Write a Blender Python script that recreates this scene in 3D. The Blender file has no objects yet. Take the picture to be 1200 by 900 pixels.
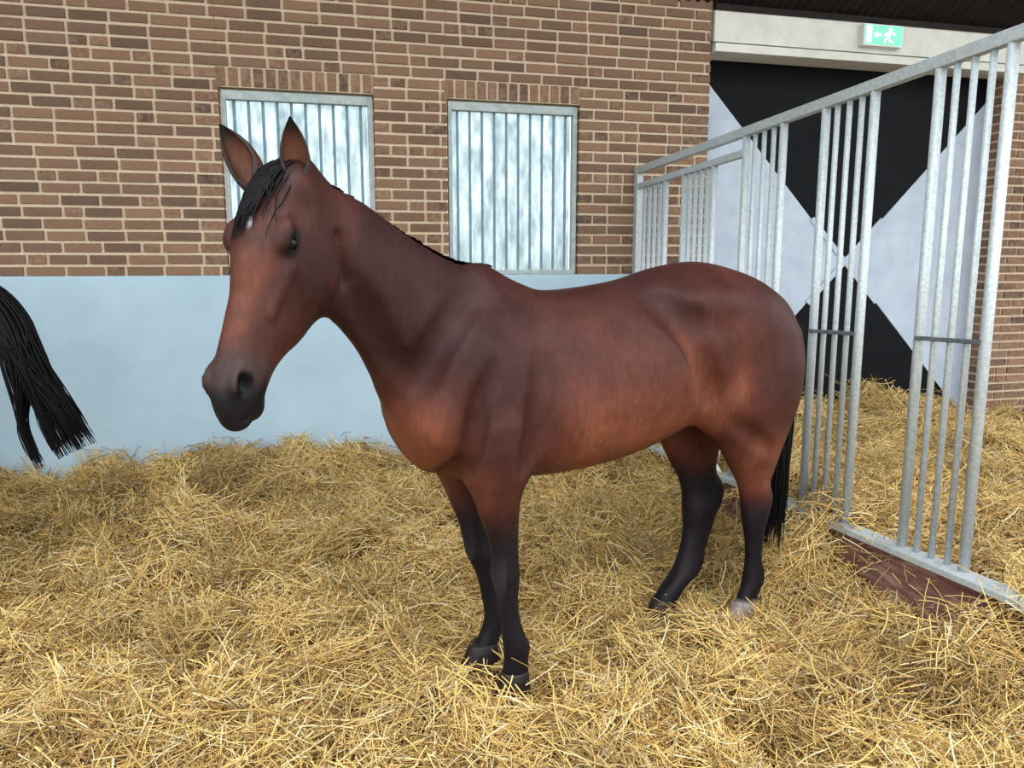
import bpy, bmesh, math, random
import numpy as np
from mathutils import Vector, Matrix, Euler

random.seed(7)
rng = np.random.default_rng(7)
SC = bpy.context.scene
COL = SC.collection

# ------------------------------------------------------------------ camera
cam_d = bpy.data.cameras.new('camera')
cam_d.sensor_fit = 'HORIZONTAL'
cam_d.sensor_width = 36.0
cam_d.lens = 27.0
cam_d.clip_start = 0.05
cam = bpy.data.objects.new('camera', cam_d)
COL.objects.link(cam)
cam.location = (0.0, 0.0, 1.6)
cam.rotation_euler = (math.radians(90 - 8.97), 0.0, math.radians(-14.0))
SC.camera = cam

# ------------------------------------------------------------------ sky (even, bright overcast)
world = bpy.data.worlds.new('overcast_sky')
SC.world = world
world.use_nodes = True
wn = world.node_tree
wn.nodes.clear()
w_out = wn.nodes.new('ShaderNodeOutputWorld')
w_bg = wn.nodes.new('ShaderNodeBackground')
w_geo = wn.nodes.new('ShaderNodeTexCoord')
w_sep = wn.nodes.new('ShaderNodeSeparateXYZ')
w_ramp = wn.nodes.new('ShaderNodeValToRGB')
_e = w_ramp.color_ramp.elements                      # overcast: the zenith three times as bright as the horizon
_e[0].position = 0.485
_e[0].color = (0.16, 0.165, 0.15, 1)
_e[1].position = 0.51
_e[1].color = (0.32, 0.345, 0.36, 1)
_z = _e.new(1.0)
_z.color = (0.93, 0.97, 1.0, 1)
w_map = wn.nodes.new('ShaderNodeMapRange')
w_map.inputs[1].default_value = -1.0
wn.links.new(w_geo.outputs['Generated'], w_sep.inputs[0])
wn.links.new(w_sep.outputs['Z'], w_map.inputs[0])
wn.links.new(w_map.outputs[0], w_ramp.inputs[0])
wn.links.new(w_ramp.outputs[0], w_bg.inputs[0])
w_bg.inputs[1].default_value = 5.5
wn.links.new(w_bg.outputs[0], w_out.inputs[0])

# ------------------------------------------------------------------ exposure
SC.view_settings.view_transform = 'Standard'
SC.view_settings.look = 'None'
SC.view_settings.exposure = 0.0
SC.view_settings.gamma = 1.0
SC.view_settings.use_curve_mapping = False

# ================================================================== helpers
def lin(r, g, b):
    f = lambda c: (c / 255 / 12.92) if c / 255 <= 0.04045 else ((c / 255 + 0.055) / 1.055) ** 2.4
    return (f(r), f(g), f(b), 1.0)

class NT:
    """small node-tree builder"""
    def __init__(self, name):
        self.m = bpy.data.materials.new(name)
        self.m.use_nodes = True
        self.t = self.m.node_tree
        self.b = self.t.nodes['Principled BSDF']
        self.out = self.t.nodes['Material Output']
    def n(self, kind, **kw):
        x = self.t.nodes.new(kind)
        for k, v in kw.items():
            setattr(x, k, v)
        return x
    def l(self, a, b):
        self.t.links.new(a, b)
    def mix(self, fac, a, b, blend='MIX'):
        x = self.n('ShaderNodeMix', data_type='RGBA', blend_type=blend)
        for sock, v in ((x.inputs[0], fac), (x.inputs[6], a), (x.inputs[7], b)):
            if hasattr(v, 'is_linked') or hasattr(v, 'links'):
                self.l(v, sock)
            else:
                sock.default_value = v
        return x.outputs[2]
    def noise(self, scale, detail=4, rough=0.6, vec=None, kind='Object'):
        x = self.n('ShaderNodeTexNoise')
        x.inputs['Scale'].default_value = scale
        x.inputs['Detail'].default_value = detail
        x.inputs['Roughness'].default_value = rough
        if vec is None:
            tc = self.n('ShaderNodeTexCoord')
            vec = tc.outputs[kind]
        self.l(vec, x.inputs['Vector'])
        return x.outputs[0]
    def stretch(self, sx, sy, sz, kind='Object'):
        tc = self.n('ShaderNodeTexCoord')
        mp = self.n('ShaderNodeMapping')
        mp.inputs['Scale'].default_value = (sx, sy, sz)
        self.l(tc.outputs[kind], mp.inputs[0])
        return mp.outputs[0]
    def ramp(self, fac, stops):
        x = self.n('ShaderNodeValToRGB')
        e = x.color_ramp.elements
        while len(e) < len(stops):
            e.new(0.5)
        for el, (p, c) in zip(e, stops):
            el.position = p
            el.color = c
        self.l(fac, x.inputs[0])
        return x.outputs[0]
    def bump(self, h, strength=0.3, dist=0.01):
        x = self.n('ShaderNodeBump')
        x.inputs['Strength'].default_value = strength
        x.inputs['Distance'].default_value = dist
        self.l(h, x.inputs['Height'])
        self.l(x.outputs[0], self.b.inputs['Normal'])
    def set(self, col=None, rough=0.6, metal=0.0, spec=0.5):
        if col is not None:
            if hasattr(col, 'links'):
                self.l(col, self.b.inputs['Base Color'])
            else:
                self.b.inputs['Base Color'].default_value = col
        self.b.inputs['Roughness'].default_value = rough
        self.b.inputs['Metallic'].default_value = metal
        self.b.inputs['Specular IOR Level'].default_value = spec
        return self.m

G0, G1 = (0, 0, 0, 1), (1, 1, 1, 1)

def mat_noisy(name, c1, c2, scale=12, rough=0.7, metal=0.0, bump=0.0, spec=0.4, lo=0.35, hi=0.65):
    t = NT(name)
    nz = t.noise(scale)
    c = t.ramp(nz, [(lo, c1), (hi, c2)])
    if bump:
        t.bump(nz, bump, 0.01)
    return t.set(c, rough, metal, spec)

# ------------------------------------------------------------------ materials
def m_brick():
    t = NT('brick')
    oi = t.n('ShaderNodeObjectInfo')
    ge = t.n('ShaderNodeNewGeometry')
    ad = t.n('ShaderNodeMath', operation='ADD'); t.l(oi.outputs['Random'], ad.inputs[0]); t.l(ge.outputs['Random Per Island'], ad.inputs[1])
    fr = t.n('ShaderNodeMath', operation='FRACT'); t.l(ad.outputs[0], fr.inputs[0])
    c = t.ramp(fr.outputs[0], [(0.0, lin(92, 68, 55)), (0.3, lin(120, 90, 72)), (0.6, lin(134, 102, 82)), (0.85, lin(108, 82, 68)), (1.0, lin(80, 62, 54))])
    nz = t.noise(38, 5)
    c2 = t.mix(t.ramp(nz, [(0.38, G0), (0.75, (0.45,)*3 + (1,))]), c, lin(178, 150, 124))
    t.bump(nz, 0.5, 0.006)
    return t.set(c2, 0.9, 0, 0.2)

M = {}
M['brick'] = m_brick()
M['mortar'] = mat_noisy('mortar', lin(190, 168, 142), lin(212, 191, 163), 60, 0.95, bump=0.4)

def m_paint_wall():
    t = NT('white_wall_paint')
    nz = t.noise(1.6, 5)
    c = t.ramp(nz, [(0.3, lin(158, 182, 196)), (0.7, lin(176, 199, 211))])
    n2 = t.noise(22, 6, 0.7)
    c = t.mix(t.ramp(n2, [(0.62, G0), (0.8, (0.35,)*3 + (1,))]), c, lin(138, 152, 150))
    t.bump(n2, 0.25, 0.004)
    return t.set(c, 0.75, 0, 0.3)
M['wall_paint'] = m_paint_wall()

def m_galv():
    t = NT('galvanised_steel')
    nz = t.noise(70, 3)
    c = t.ramp(nz, [(0.3, lin(164, 173, 176)), (0.7, lin(196, 203, 204))])
    n2 = t.noise(9, 4)
    c = t.mix(t.ramp(n2, [(0.55, G0), (0.8, (0.5,)*3 + (1,))]), c, lin(176, 174, 160))
    return t.set(c, 0.5, 0.25, 0.45)
M['galv'] = m_galv()
M['dark_steel'] = mat_noisy('weathered_dark_steel', lin(88, 96, 100), lin(118, 124, 126), 30, 0.6, 0.3)
M['frame'] = mat_noisy('grey_window_frame', lin(150, 162, 162), lin(178, 188, 186), 20, 0.6)
M['win_bar'] = mat_noisy('window_bar_paint', lin(104, 132, 148), lin(124, 150, 164), 20, 0.55)
M['header'] = mat_noisy('cream_beam_paint', lin(206, 204, 196), lin(222, 219, 210), 6, 0.6)
M['door_white'] = mat_noisy('white_door_paint', lin(172, 184, 200), lin(188, 199, 213), 5, 0.6)
M['door_black'] = mat_noisy('black_door_paint', lin(9, 10, 15), lin(14, 15, 20), 5, 0.7, spec=0.15)
M['roof'] = mat_noisy('dark_corrugated_roof', lin(30, 25, 24), lin(42, 35, 33), 8, 0.8, spec=0.2)
M['concrete'] = mat_noisy('concrete_floor', lin(120, 114, 104), lin(142, 136, 126), 5, 0.9)

def m_board():
    t = NT('maroon_plank')
    nz = t.noise(1.0, 6, 0.65, t.stretch(6, 30, 40))
    c = t.ramp(nz, [(0.3, lin(94, 62, 56)), (0.52, lin(124, 88, 80)), (0.75, lin(184, 156, 142))])
    t.bump(nz, 0.3, 0.005)
    return t.set(c, 0.8, 0, 0.3)
M['board'] = m_board()

def m_pane():
    t = NT('dimming_window_pane')
    tr = t.n('ShaderNodeBsdfTransparent')
    tl = t.n('ShaderNodeBsdfTranslucent')
    nz = t.noise(5.0, 5, 0.6, t.stretch(3.2, 1, 1.0))  # streaks stand in for uneven light from foliage outside; tint dims the sky
    c = t.ramp(nz, [(0.34, (0.46, 0.54, 0.55, 1)), (0.60, (0.86, 0.92, 0.92, 1))])
    t.l(c, tr.inputs[0])
    tl.inputs[0].default_value = (0.5, 0.56, 0.58, 1)
    gl = t.n('ShaderNodeBsdfGlossy'); gl.inputs['Roughness'].default_value = 0.25
    a = t.n('ShaderNodeMixShader'); a.inputs[0].default_value = 0.35
    t.l(tr.outputs[0], a.inputs[1]); t.l(tl.outputs[0], a.inputs[2])
    b = t.n('ShaderNodeMixShader'); b.inputs[0].default_value = 0.04
    t.l(a.outputs[0], b.inputs[1]); t.l(gl.outputs[0], b.inputs[2])
    t.l(b.outputs[0], t.out.inputs[0])
    return t.m
M['pane'] = m_pane()

def m_straw(name, sat):
    t = NT(name)
    at = t.n('ShaderNodeAttribute', attribute_name='straw_colour')
    oi = t.n('ShaderNodeObjectInfo')
    nz = t.noise(2.6, 4, 0.6, oi.outputs['Location'])
    damp = t.ramp(nz, [(0.47, G0), (0.62, (0.6,)*3 + (1,))])
    c = t.mix(damp, at.outputs['Color'], lin(118, 88, 54), 'MIX')
    hs = t.n('ShaderNodeHueSaturation'); hs.inputs['Saturation'].default_value = sat
    t.l(c, hs.inputs['Color'])
    t.set(hs.outputs[0], 0.55, 0, 0.35)
    return t.m
M['straw'] = m_straw('straw_stalks', 1.04)
M['straw_base'] = mat_noisy('matted_straw', lin(72, 50, 26), lin(120, 88, 48), 18, 0.95, bump=0.8, spec=0.1)  # dark base colour stands in for shade in the pits between clumps

def m_coat():
    t = NT('bay_horse_coat')
    at = t.n('ShaderNodeAttribute', attribute_name='coat')
    nz = t.noise(6.5, 5, 0.62)
    c = t.mix(t.ramp(nz, [(0.38, (0.0,)*3 + (1,)), (0.68, (0.75,)*3 + (1,))]), at.outputs['Color'], (0.50, 0.46, 0.50, 1), 'MULTIPLY')
    fine = t.noise(60, 3, 0.6, t.stretch(1, 1, 0.30))
    c = t.mix(t.ramp(fine, [(0.38, G0), (0.72, (0.6,)*3 + (1,))]), c, (1.55, 1.5, 1.5, 1), 'MULTIPLY')
    t.set(c, 0.5, 0, 0.16)
    t.b.inputs['Sheen Weight'].default_value = 0.0
    t.b.inputs['Sheen Roughness'].default_value = 0.4
    t.bump(fine, 0.2, 0.005)
    return t.m
M['coat'] = m_coat()
M['hair'] = mat_noisy('black_horse_hair', lin(7, 6, 8), lin(15, 13, 14), 30, 0.55, spec=0.15)
M['hoof'] = mat_noisy('dark_hoof_horn', lin(22, 19, 18), lin(40, 34, 31), 30, 0.5)
M['hoof_pale'] = mat_noisy('pale_hoof_horn', lin(118, 106, 94), lin(150, 140, 126), 30, 0.5)
M['eye'] = NT('wet_dark_eye').set(lin(9, 6, 6), 0.16, 0, 0.3)
M['ear'] = None

# ------------------------------------------------------------------ mesh helpers
def link(name, me, mat=None, parent=None):
    o = bpy.data.objects.new(name, me)
    COL.objects.link(o)
    if mat is not None and me is not None:
        if not me.materials:
            me.materials.append(mat)
    if parent is not None:
        o.parent = parent
    return o

def empty(name, loc=(0, 0, 0), rot=(0, 0, 0)):
    o = bpy.data.objects.new(name, None)
    o.empty_display_size = 0.2
    COL.objects.link(o)
    o.location = loc
    o.rotation_euler = rot
    return o

def tag(o, label=None, cat=None, group=None, kind=None):
    if label: o['label'] = label
    if cat: o['category'] = cat
    if group: o['group'] = group
    if kind: o['kind'] = kind
    return o

def bm_box(bm, x0, x1, y0, y1, z0, z1):
    vs = [bm.verts.new((x, y, z)) for x in (x0, x1) for y in (y0, y1) for z in (z0, z1)]
    for f in ((0, 1, 3, 2), (4, 6, 7, 5), (0, 4, 5, 1), (2, 3, 7, 6), (0, 2, 6, 4), (1, 5, 7, 3)):
        bm.faces.new([vs[i] for i in f])
    return vs

def mesh_from(bm, name, bevel=0.0, smooth=False):
    if bevel:
        bmesh.ops.bevel(bm, geom=list(bm.edges), offset=bevel, segments=2, affect='EDGES', profile=0.6)
    bmesh.ops.recalc_face_normals(bm, faces=bm.faces)
    me = bpy.data.meshes.new(name)
    bm.to_mesh(me)
    bm.free()
    if smooth:
        me.polygons.foreach_set('use_smooth', [True] * len(me.polygons))
    return me

def box_mesh(name, *b, bevel=0.0):
    bm = bmesh.new()
    bm_box(bm, *b)
    return mesh_from(bm, name, bevel)

def tube_bm(bm, pts, r, n=10, cap=True):
    pts = [Vector(p) for p in pts]
    rings = []
    for i, p in enumerate(pts):
        a = pts[max(i - 1, 0)]; b = pts[min(i + 1, len(pts) - 1)]
        t = (b - a).normalized()
        u = t.orthogonal().normalized() if i == 0 else (prev - t * prev.dot(t)).normalized()
        prev = u
        v = t.cross(u)
        rr = r[i] if isinstance(r, (list, tuple)) else r
        rings.append([bm.verts.new(p + (u * math.cos(2 * math.pi * k / n) + v * math.sin(2 * math.pi * k / n)) * rr) for k in range(n)])
    for a, b in zip(rings, rings[1:]):
        for k in range(n):
            bm.faces.new((a[k], a[(k + 1) % n], b[(k + 1) % n], b[k]))
    if cap:
        bm.faces.new(rings[0][::-1]); bm.faces.new(rings[-1])

def prism_mesh(name, pts_xz, y0, y1, bevel=0.0):
    bm = bmesh.new()
    a = [bm.verts.new((x, y0, z)) for x, z in pts_xz]
    b = [bm.verts.new((x, y1, z)) for x, z in pts_xz]
    bm.faces.new(a); bm.faces.new(b[::-1])
    n = len(a)
    for i in range(n):
        bm.faces.new((a[i], b[i], b[(i + 1) % n], a[(i + 1) % n]))
    return mesh_from(bm, name, bevel)

def raw_mesh(name, V, Fq, smooth=True):
    """V (n,3), Fq (m,k) -> mesh, fast"""
    me = bpy.data.meshes.new(name)
    V = np.asarray(V, np.float32); Fq = np.asarray(Fq, np.int32)
    k = Fq.shape[1]
    me.vertices.add(len(V)); me.vertices.foreach_set('co', V.ravel())
    me.loops.add(Fq.size); me.loops.foreach_set('vertex_index', Fq.ravel())
    me.polygons.add(len(Fq)); me.polygons.foreach_set('loop_start', np.arange(0, Fq.size, k, dtype=np.int32))
    me.update(calc_edges=True)
    if smooth:
        me.polygons.foreach_set('use_smooth', np.ones(len(Fq), bool))
    me.validate()
    return me

# ================================================================== SETTING
WY = 5.5                      # face of the back wall
floor = link('floor', box_mesh('floor', -7.2, 9.0, -3.0, 9.0, -0.25, -0.12), M['concrete'])
tag(floor, kind='structure', label='concrete floor under the straw bedding')

# --- back wall: mortar core with openings, painted plinth, bricks
LEDGE = 1.515
JL, JR = 2.895, 5.66          # doorway jambs
WTOP = 3.62
WIN = [(-0.585, 0.405), (0.905, 1.875)]
WZ0, WZ1 = 1.515, 2.725
wall = empty('wall_back', (0, WY, 0))
tag(wall, label='brown brick back wall above a white painted plinth', kind='structure')
bm = bmesh.new()
xs = [-7.0] + [v for w in WIN for v in w] + [JL]
for i in range(0, len(xs), 2):
    bm_box(bm, xs[i] + 0.003, xs[i + 1] - 0.003, 0, 0.2, LEDGE, WTOP)
for w in WIN:
    bm_box(bm, w[0], w[1], 0, 0.2, WZ1, WTOP)
    bm_box(bm, w[0], w[1], 0.0, 0.2, LEDGE - 0.06, WZ0)
bm_box(bm, JR + 0.004, 8.8, 0, 0.2, -0.1, WTOP)
bm_box(bm, JL, JR, 0.03, 0.2, 3.44, WTOP)
link('mortar', mesh_from(bm, 'mortar'), M['mortar'], wall)
bm = bmesh.new()
bm_box(bm, -7.0, JL, -0.022, 0.2, -0.1, LEDGE)
plinth = link('plinth', mesh_from(bm, 'plinth', 0.008), M['wall_paint'], wall)
tag(plinth, label='white painted lower wall')

BH, COURSE, BL, BHEAD, J = 0.0535, 0.07414, 0.212, 0.098, 0.020
bricks = []                     # (x, z, length, height)
def in_win(x0, x1, z0, z1):
    for a, b in WIN:
        if z1 > WZ0 and z0 < WZ1 + 0.118 and x1 > a and x0 < b:
            return (a, b)
    return None
br = random.Random(3)
z = LEDGE + 0.006
row = 0
while z < WTOP - 0.05:
    for span in ((-6.9, JL), (JR, 8.7)):
        spans = [span]
        for a, b in WIN:
            if z + BH > WZ0 and z < WZ1 + 0.122:
                new = []
                for p, q in spans:
                    if p < a < q:
                        new += [(p, a), (b, q)]
                    else:
                        new.append((p, q))
                spans = new
        for p, q in spans:
            x = p - (0.0 if abs(p - span[0]) > 1e-6 else (0.11 if row % 2 else 0.0))
            if abs(p - span[0]) > 1e-6 and row % 2:
                l = BHEAD
            else:
                l = BL
            while x < q - 0.03:
                x1 = min(x + l, q)
                if q - x1 < 0.05: x1 = q
                if x1 - max(x, p) > 0.02:
                    bricks.append((max(x, p), x1, z, z + BH))
                x = x1 + J
                l = BL if br.random() < 0.72 else BHEAD
    z += COURSE
    row += 1
# below the ledge, the pier right of the door is bare brick to the floor
z = LEDGE + 0.006 - COURSE
row = 1
while z > -0.1:
    x = JR - (0.11 if row % 2 else 0)
    while x < 8.6:
        x1 = x + (BL if br.random() < 0.72 else BHEAD)
        bricks.append((max(x, JR), x1, z, z + BH)); x = x1 + J
    z -= COURSE; row += 1
# soldier courses over the windows
for a, b in WIN:
    n = 13
    pw = (b - a + 0.02) / n
    for k in range(n):
        x = a - 0.01 + k * pw
        bricks.append((x, x + pw - J, WZ1 + 0.008, WZ1 + 0.118))

def cam_seen(x, zc):
    p = Vector((x, WY, zc)) - cam.location
    R = Matrix.Rotation(math.radians(-14), 3, 'Z')
    rx, fh = R @ Vector((1, 0, 0)), R @ Vector((0, 1, 0))
    c, s = math.cos(math.radians(8.97)), math.sin(math.radians(8.97))
    t = p.dot(fh) * c - p.z * s
    u = 600 + 900 * p.dot(rx) / t
    v = 450 - 900 * (p.dot(fh) * s + p.z * c) / t
    return (-30 < u < 1230 and -30 < v), t
seen, rest = [], []
for b in bricks:
    ok, t = cam_seen((b[0] + b[1]) / 2, (b[2] + b[3]) / 2)
    size = (b[1] - b[0]) * (b[3] - b[2]) / t ** 2
    (seen if ok and b[0] < JL else rest).append((size, b))
seen.sort(key=lambda q: -q[0])
rest += seen[300:]
seen = seen[:300]
unit = bmesh.new()
bm_box(unit, -0.5, 0.5, -0.012, 0.09, -0.5, 0.5)
bmesh.ops.delete(unit, geom=[f for f in unit.faces if f.calc_center_median().y > 0.08], context='FACES')
brick_me = mesh_from(unit, 'brick')
brick_me.materials.append(M['brick'])
for _, (x0, x1, z0, z1) in seen:
    o = bpy.data.objects.new('brick', brick_me)
    COL.objects.link(o)
    o.parent = wall
    o.location = ((x0 + x1) / 2, br.uniform(-0.002, 0.003), (z0 + z1) / 2 + br.uniform(-0.0015, 0.0015))
    o.scale = (x1 - x0, 1, z1 - z0)
    o.rotation_euler = (0, br.uniform(-0.006, 0.006), 0)
bm = bmesh.new()
for _, (x0, x1, z0, z1) in rest:
    d = br.uniform(-0.002, 0.003)
    jamb = abs(x0 - JR) < 0.001
    bm_box(bm, x0 - (0.004 if jamb else 0), x1, -0.012 + d, 0.199 if jamb else 0.09, z0, z1)
bf = link('bricks', mesh_from(bm, 'bricks'), M['brick'], wall)
bf['kind'] = 'stuff'

# --- windows
for i, (a, b) in enumerate(WIN):
    w = empty('window_%d' % (i + 1), ((a + b) / 2, WY, WZ0))
    tag(w, label=('left' if i == 0 else 'right') + ' barred window in the brick wall' + (' behind the horse head' if i == 0 else ' above the horse back'), kind='structure')
    hw, hh = (b - a) / 2, WZ1 - WZ0
    bm = bmesh.new()
    f = 0.040
    y0, y1 = 0.025, 0.085
    bm_box(bm, -hw + 0.012, -hw + f, y0, y1, 0.0, hh - 0.012)
    bm_box(bm, hw - f, hw - 0.008, y0, y1, 0.0, hh - 0.012)
    bm_box(bm, -hw + f, hw - f, y0, y1, hh - f - 0.03, hh - 0.012)
    bm_box(bm, -hw + f, hw - f, y0, y1, 0.0, f * 0.8)
    link('window_frame', mesh_from(bm, 'window_frame', 0.003), M['frame'], w)
    link('pane', box_mesh('pane', -hw + f, hw - f, 0.105, 0.111, f * 0.5, hh - f), M['pane'], w)
    n = 10
    bme = None
    for k in range(n):
        x = -hw + f + (k + 0.5) * (2 * hw - 2 * f) / n
        if bme is None:
            bb = bmesh.new()
            tube_bm(bb, [(0, 0.07, 0.03), (0, 0.07, hh - f - 0.02)], 0.0095, 10)
            bme = mesh_from(bb, 'bar', smooth=False)
        o = link('bar', bme, M['win_bar'], w)
        o.location = (x, 0, 0)
# --- beam over the doorway
hd = empty('trim_1', (JL, WY, 3.146))
tag(hd, label='cream painted beam over the doorway', kind='structure')
link('fascia', box_mesh('fascia', 0.012, 4.4, -0.03, 0.19, 0.075, 0.302, bevel=0.004), M['header'], hd)
link('lower_strip', box_mesh('lower_strip', 0.012, 4.4, -0.055, 0.19, 0.0, 0.06, bevel=0.004), M['header'], hd)
link('flashing', box_mesh('flashing', 0.012, 4.4, -0.045, 0.0, 0.292, 0.335), M['roof'], hd)
link('groove', box_mesh('groove', 0.012, 4.4, -0.01, 0.17, 0.055, 0.08), M['dark_steel'], hd)

# --- sliding door with the hourglass pattern
DY = 5.74
dcx, dcz, dhw, dhh = 4.345, 1.612, 1.50, 1.55
dr = empty('door_1', (dcx, DY, dcz - dhh))
tag(dr, label='large black and white hourglass patterned barn door', kind='structure')
g = 0.004
c = (0.0, dhh)
for nm, mat, pts in (('panel', 'door_black', [(-dhw, 2 * dhh), (dhw, 2 * dhh)]), ('panel', 'door_white', [(dhw, 2 * dhh), (dhw, 0)]),
                     ('panel', 'door_black', [(dhw, 0), (-dhw, 0)]), ('panel', 'door_white', [(-dhw, 0), (-dhw, 2 * dhh)])):
    mx = sum(p[0] for p in pts) / 2 * 0.004; mz = (sum(p[1] for p in pts) / 2 - dhh) * 0.004
    tri = [(c[0] + mx, c[1] + mz)] + [(p[0], p[1]) for p in pts]
    o = link(nm, prism_mesh('panel', tri, 0.0, 0.04), M[mat], dr)
    tag(o, label=('black' if 'black' in mat else 'white') + ' triangular door panel')
link('door_core', box_mesh('door_core', -dhw, dhw, 0.035, 0.075, 0, 2 * dhh), M['door_black'], dr)
# thin pale battens along the crossing
bm = bmesh.new()
for s in (-1, 1):
    a = Vector((-0.34, -0.004, dhh - s * 0.35)); b = Vector((0.34, -0.004, dhh + s * 0.35))
    d = (b - a).normalized(); nn = Vector((-d.z, 0, d.x)) * 0.022
    off = 0.0 if s < 0 else -0.006
    q = [bm.verts.new(p + Vector((0, y + off, 0))) for y in (-0.006, 0.006) for p in (a + nn, a - nn, b - nn, b + nn)]
    for f in ((0, 1, 2, 3), (7, 6, 5, 4), (0, 4, 5, 1), (1, 5, 6, 2), (2, 6, 7, 3), (3, 7, 4, 0)):
        bm.faces.new([q[k] for k in f])
link('batten', mesh_from(bm, 'batten'), M['door_white'], dr)

# --- corrugated roof, rising from the wall towards the open front
RP = math.tan(math.radians(31))
n = 1
xs = np.arange(-7.2, 8.9, 0.019)
prof = 0.016 * np.cos(2 * np.pi * xs / 0.076)
V = []
eave = np.where(xs > 2.3, 0.0, 2.4)                    # unseen eave cut for the light, longer over the passage to darken the pier
for lay in (0.0, 0.02):
    for y in (np.full_like(xs, 6.1), eave):
        V.append(np.stack([xs, y, 3.475 + 0.02 + (WY - y) * RP + prof + lay], 1))
nx = len(xs)
V = np.concatenate(V)
i = np.arange(nx - 1)
Fq = []
for a, b in ((0, 1), (3, 2)):
    Fq.append(np.stack([a * nx + i, a * nx + i + 1, b * nx + i + 1, b * nx + i], 1))
roof = link('ceiling', raw_mesh('ceiling', V, np.concatenate(Fq), True), M['roof'])
tag(roof, label='dark corrugated roof sheeting above the doorway', kind='structure')
wl = link('wall_left', box_mesh('wall_left', -7.2, -7.0, -0.6, 5.7, -0.1, 3.6), M['wall_paint'])
tag(wl, label='far left stable wall outside the picture', kind='structure')

# ================================================================== STALL PARTITION
PA = Vector((2.320, 5.5, 0.0))
FALL = 0.040                                          # the rails fall 4 cm per metre towards the wall
part = empty('stall_fence', PA, (0, 0, math.atan2(-0.99945, 0.0333)))
tag(part, 'galvanised steel stall fence with groups of vertical bars over maroon boards', 'fence')
PEND = 4.7
def pbox(name, mat, *b, bevel=0.003):
    me = box_mesh(name, *b, bevel=bevel)
    for v in me.vertices:
        v.co.z += v.co.x * FALL
    return link(name, me, M[mat], part)
pbox('top_rail', 'galv', 0.02, PEND, -0.022, 0.022, 2.245, 2.295)
pbox('corner_post', 'galv', 0.03, 0.085, -0.025, 0.025, -0.1, 2.245)
pbox('second_rail', 'galv', 0.085, 1.455, -0.02, 0.02, 2.135, 2.175)
pbox('bottom_rail', 'galv', 0.085, PEND, -0.065, 0.035, 0.245, 0.272)
groups = [(2.82, 3.14, 2.245), (2.14, 2.465, 2.245), (1.465, 1.81, 2.245), (0.76, 1.13, 2.135), (0.085, 0.50, 2.135)]
rod_cache = {}
def rod(name, x, zt, r, mat='galv'):
    key = (round(zt, 3), r)
    if key not in rod_cache:
        b = bmesh.new()
        tube_bm(b, [(0, 0, 0.265), (0, 0, zt + 0.004)], r, 12)
        me = mesh_from(b, name)
        me.polygons.foreach_set('use_smooth', [len(p.vertices) == 4 for p in me.polygons])
        rod_cache[key] = me
    o = link(name, rod_cache[key], M[mat], part)
    o.location = (x, 0, x * FALL)
    return o
for gi, (s0, s1, zt) in enumerate(groups):
    for s in ((s0, s1) if gi < 4 else (s1,)):
        rod('post', s, zt, 0.021)
    nb = 3 if gi < 3 else 4
    for k in range(nb):
        rod('bar', s0 + (s1 - s0) * (k + 1) / (nb + 1), zt, 0.0130 if gi < 3 else 0.016)
    if gi < 3:
        pbox('cross_bar', 'dark_steel', s0, s1, -0.026, -0.014, 1.17, 1.188)
for a, b in ((0.06, 1.0), (1.004, 1.95), (1.954, 2.83), (2.834, 3.7), (3.704, PEND)):
    o = pbox('board', 'board', a, b, -0.02, 0.025, -0.22, 0.243, bevel=0.005)
# bent galvanised tube hook at the bottom of the gap seen between the hind legs
bm = bmesh.new()
tube_bm(bm, [(1.24, -0.01, 0.27), (1.24, -0.03, 0.36), (1.235, -0.03, 0.46), (1.27, -0.03, 0.53), (1.33, -0.03, 0.53), (1.35, -0.03, 0.46), (1.33, -0.03, 0.40)], 0.019, 8)
tube_bm(bm, [(1.24, -0.03, 0.43), (1.33, -0.03, 0.36), (1.42, -0.01, 0.27)], 0.018, 8)
tag(link('bracket', mesh_from(bm, 'bracket', smooth=True), M['header'], part), label='bent pale tube bracket at the foot of the bars')

# ================================================================== EXIT SIGN
es = empty('exit_sign', (4.315, WY - 0.03, 3.338))
es.scale = (0.87, 1, 0.92)
tag(es, 'lit green emergency exit sign with running figure on the cream beam', 'sign')
def m_emit(name, col, s):
    t = NT(name)
    t.set(col, 0.5)
    t.b.inputs['Emission Color'].default_value = col
    t.b.inputs['Emission Strength'].default_value = s
    return t.m
M['sign_green'] = m_emit('lit_green_panel', lin(104, 222, 158), 1.0)
M['sign_white'] = m_emit('lit_white_pictogram', lin(225, 255, 240), 1.15)
M['sign_case'] = mat_noisy('sign_housing', lin(214, 218, 216), lin(228, 230, 228), 8, 0.5)
link('housing', box_mesh('housing', -0.205, 0.205, -0.06, 0.0, -0.088, 0.088, bevel=0.008), M['sign_case'], es)
link('lit_panel', box_mesh('lit_panel', -0.19, 0.19, -0.066, -0.058, -0.074, 0.074, bevel=0.002), M['sign_green'], es)
bm = bmesh.new()
Y0, Y1 = -0.070, -0.065
def poly(pts):
    a = [bm.verts.new((x, Y0, z)) for x, z in pts]; b = [bm.verts.new((x, Y1, z)) for x, z in pts]
    bm.faces.new(a); bm.faces.new(b[::-1])
    for i in range(len(a)):
        bm.faces.new((a[i], b[i], b[(i + 1) % len(a)], a[(i + 1) % len(a)]))
poly([(-0.185, -0.066), (-0.130, -0.066), (-0.130, 0.066), (-0.185, 0.066)])          # door opening
poly([(0.06 + 0.016 * math.cos(k * math.pi / 5), 0.046 + 0.016 * math.sin(k * math.pi / 5)) for k in range(10)])   # head
poly([(0.048, 0.028), (0.072, 0.024), (0.058, -0.018), (0.030, -0.012)])              # trunk
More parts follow.
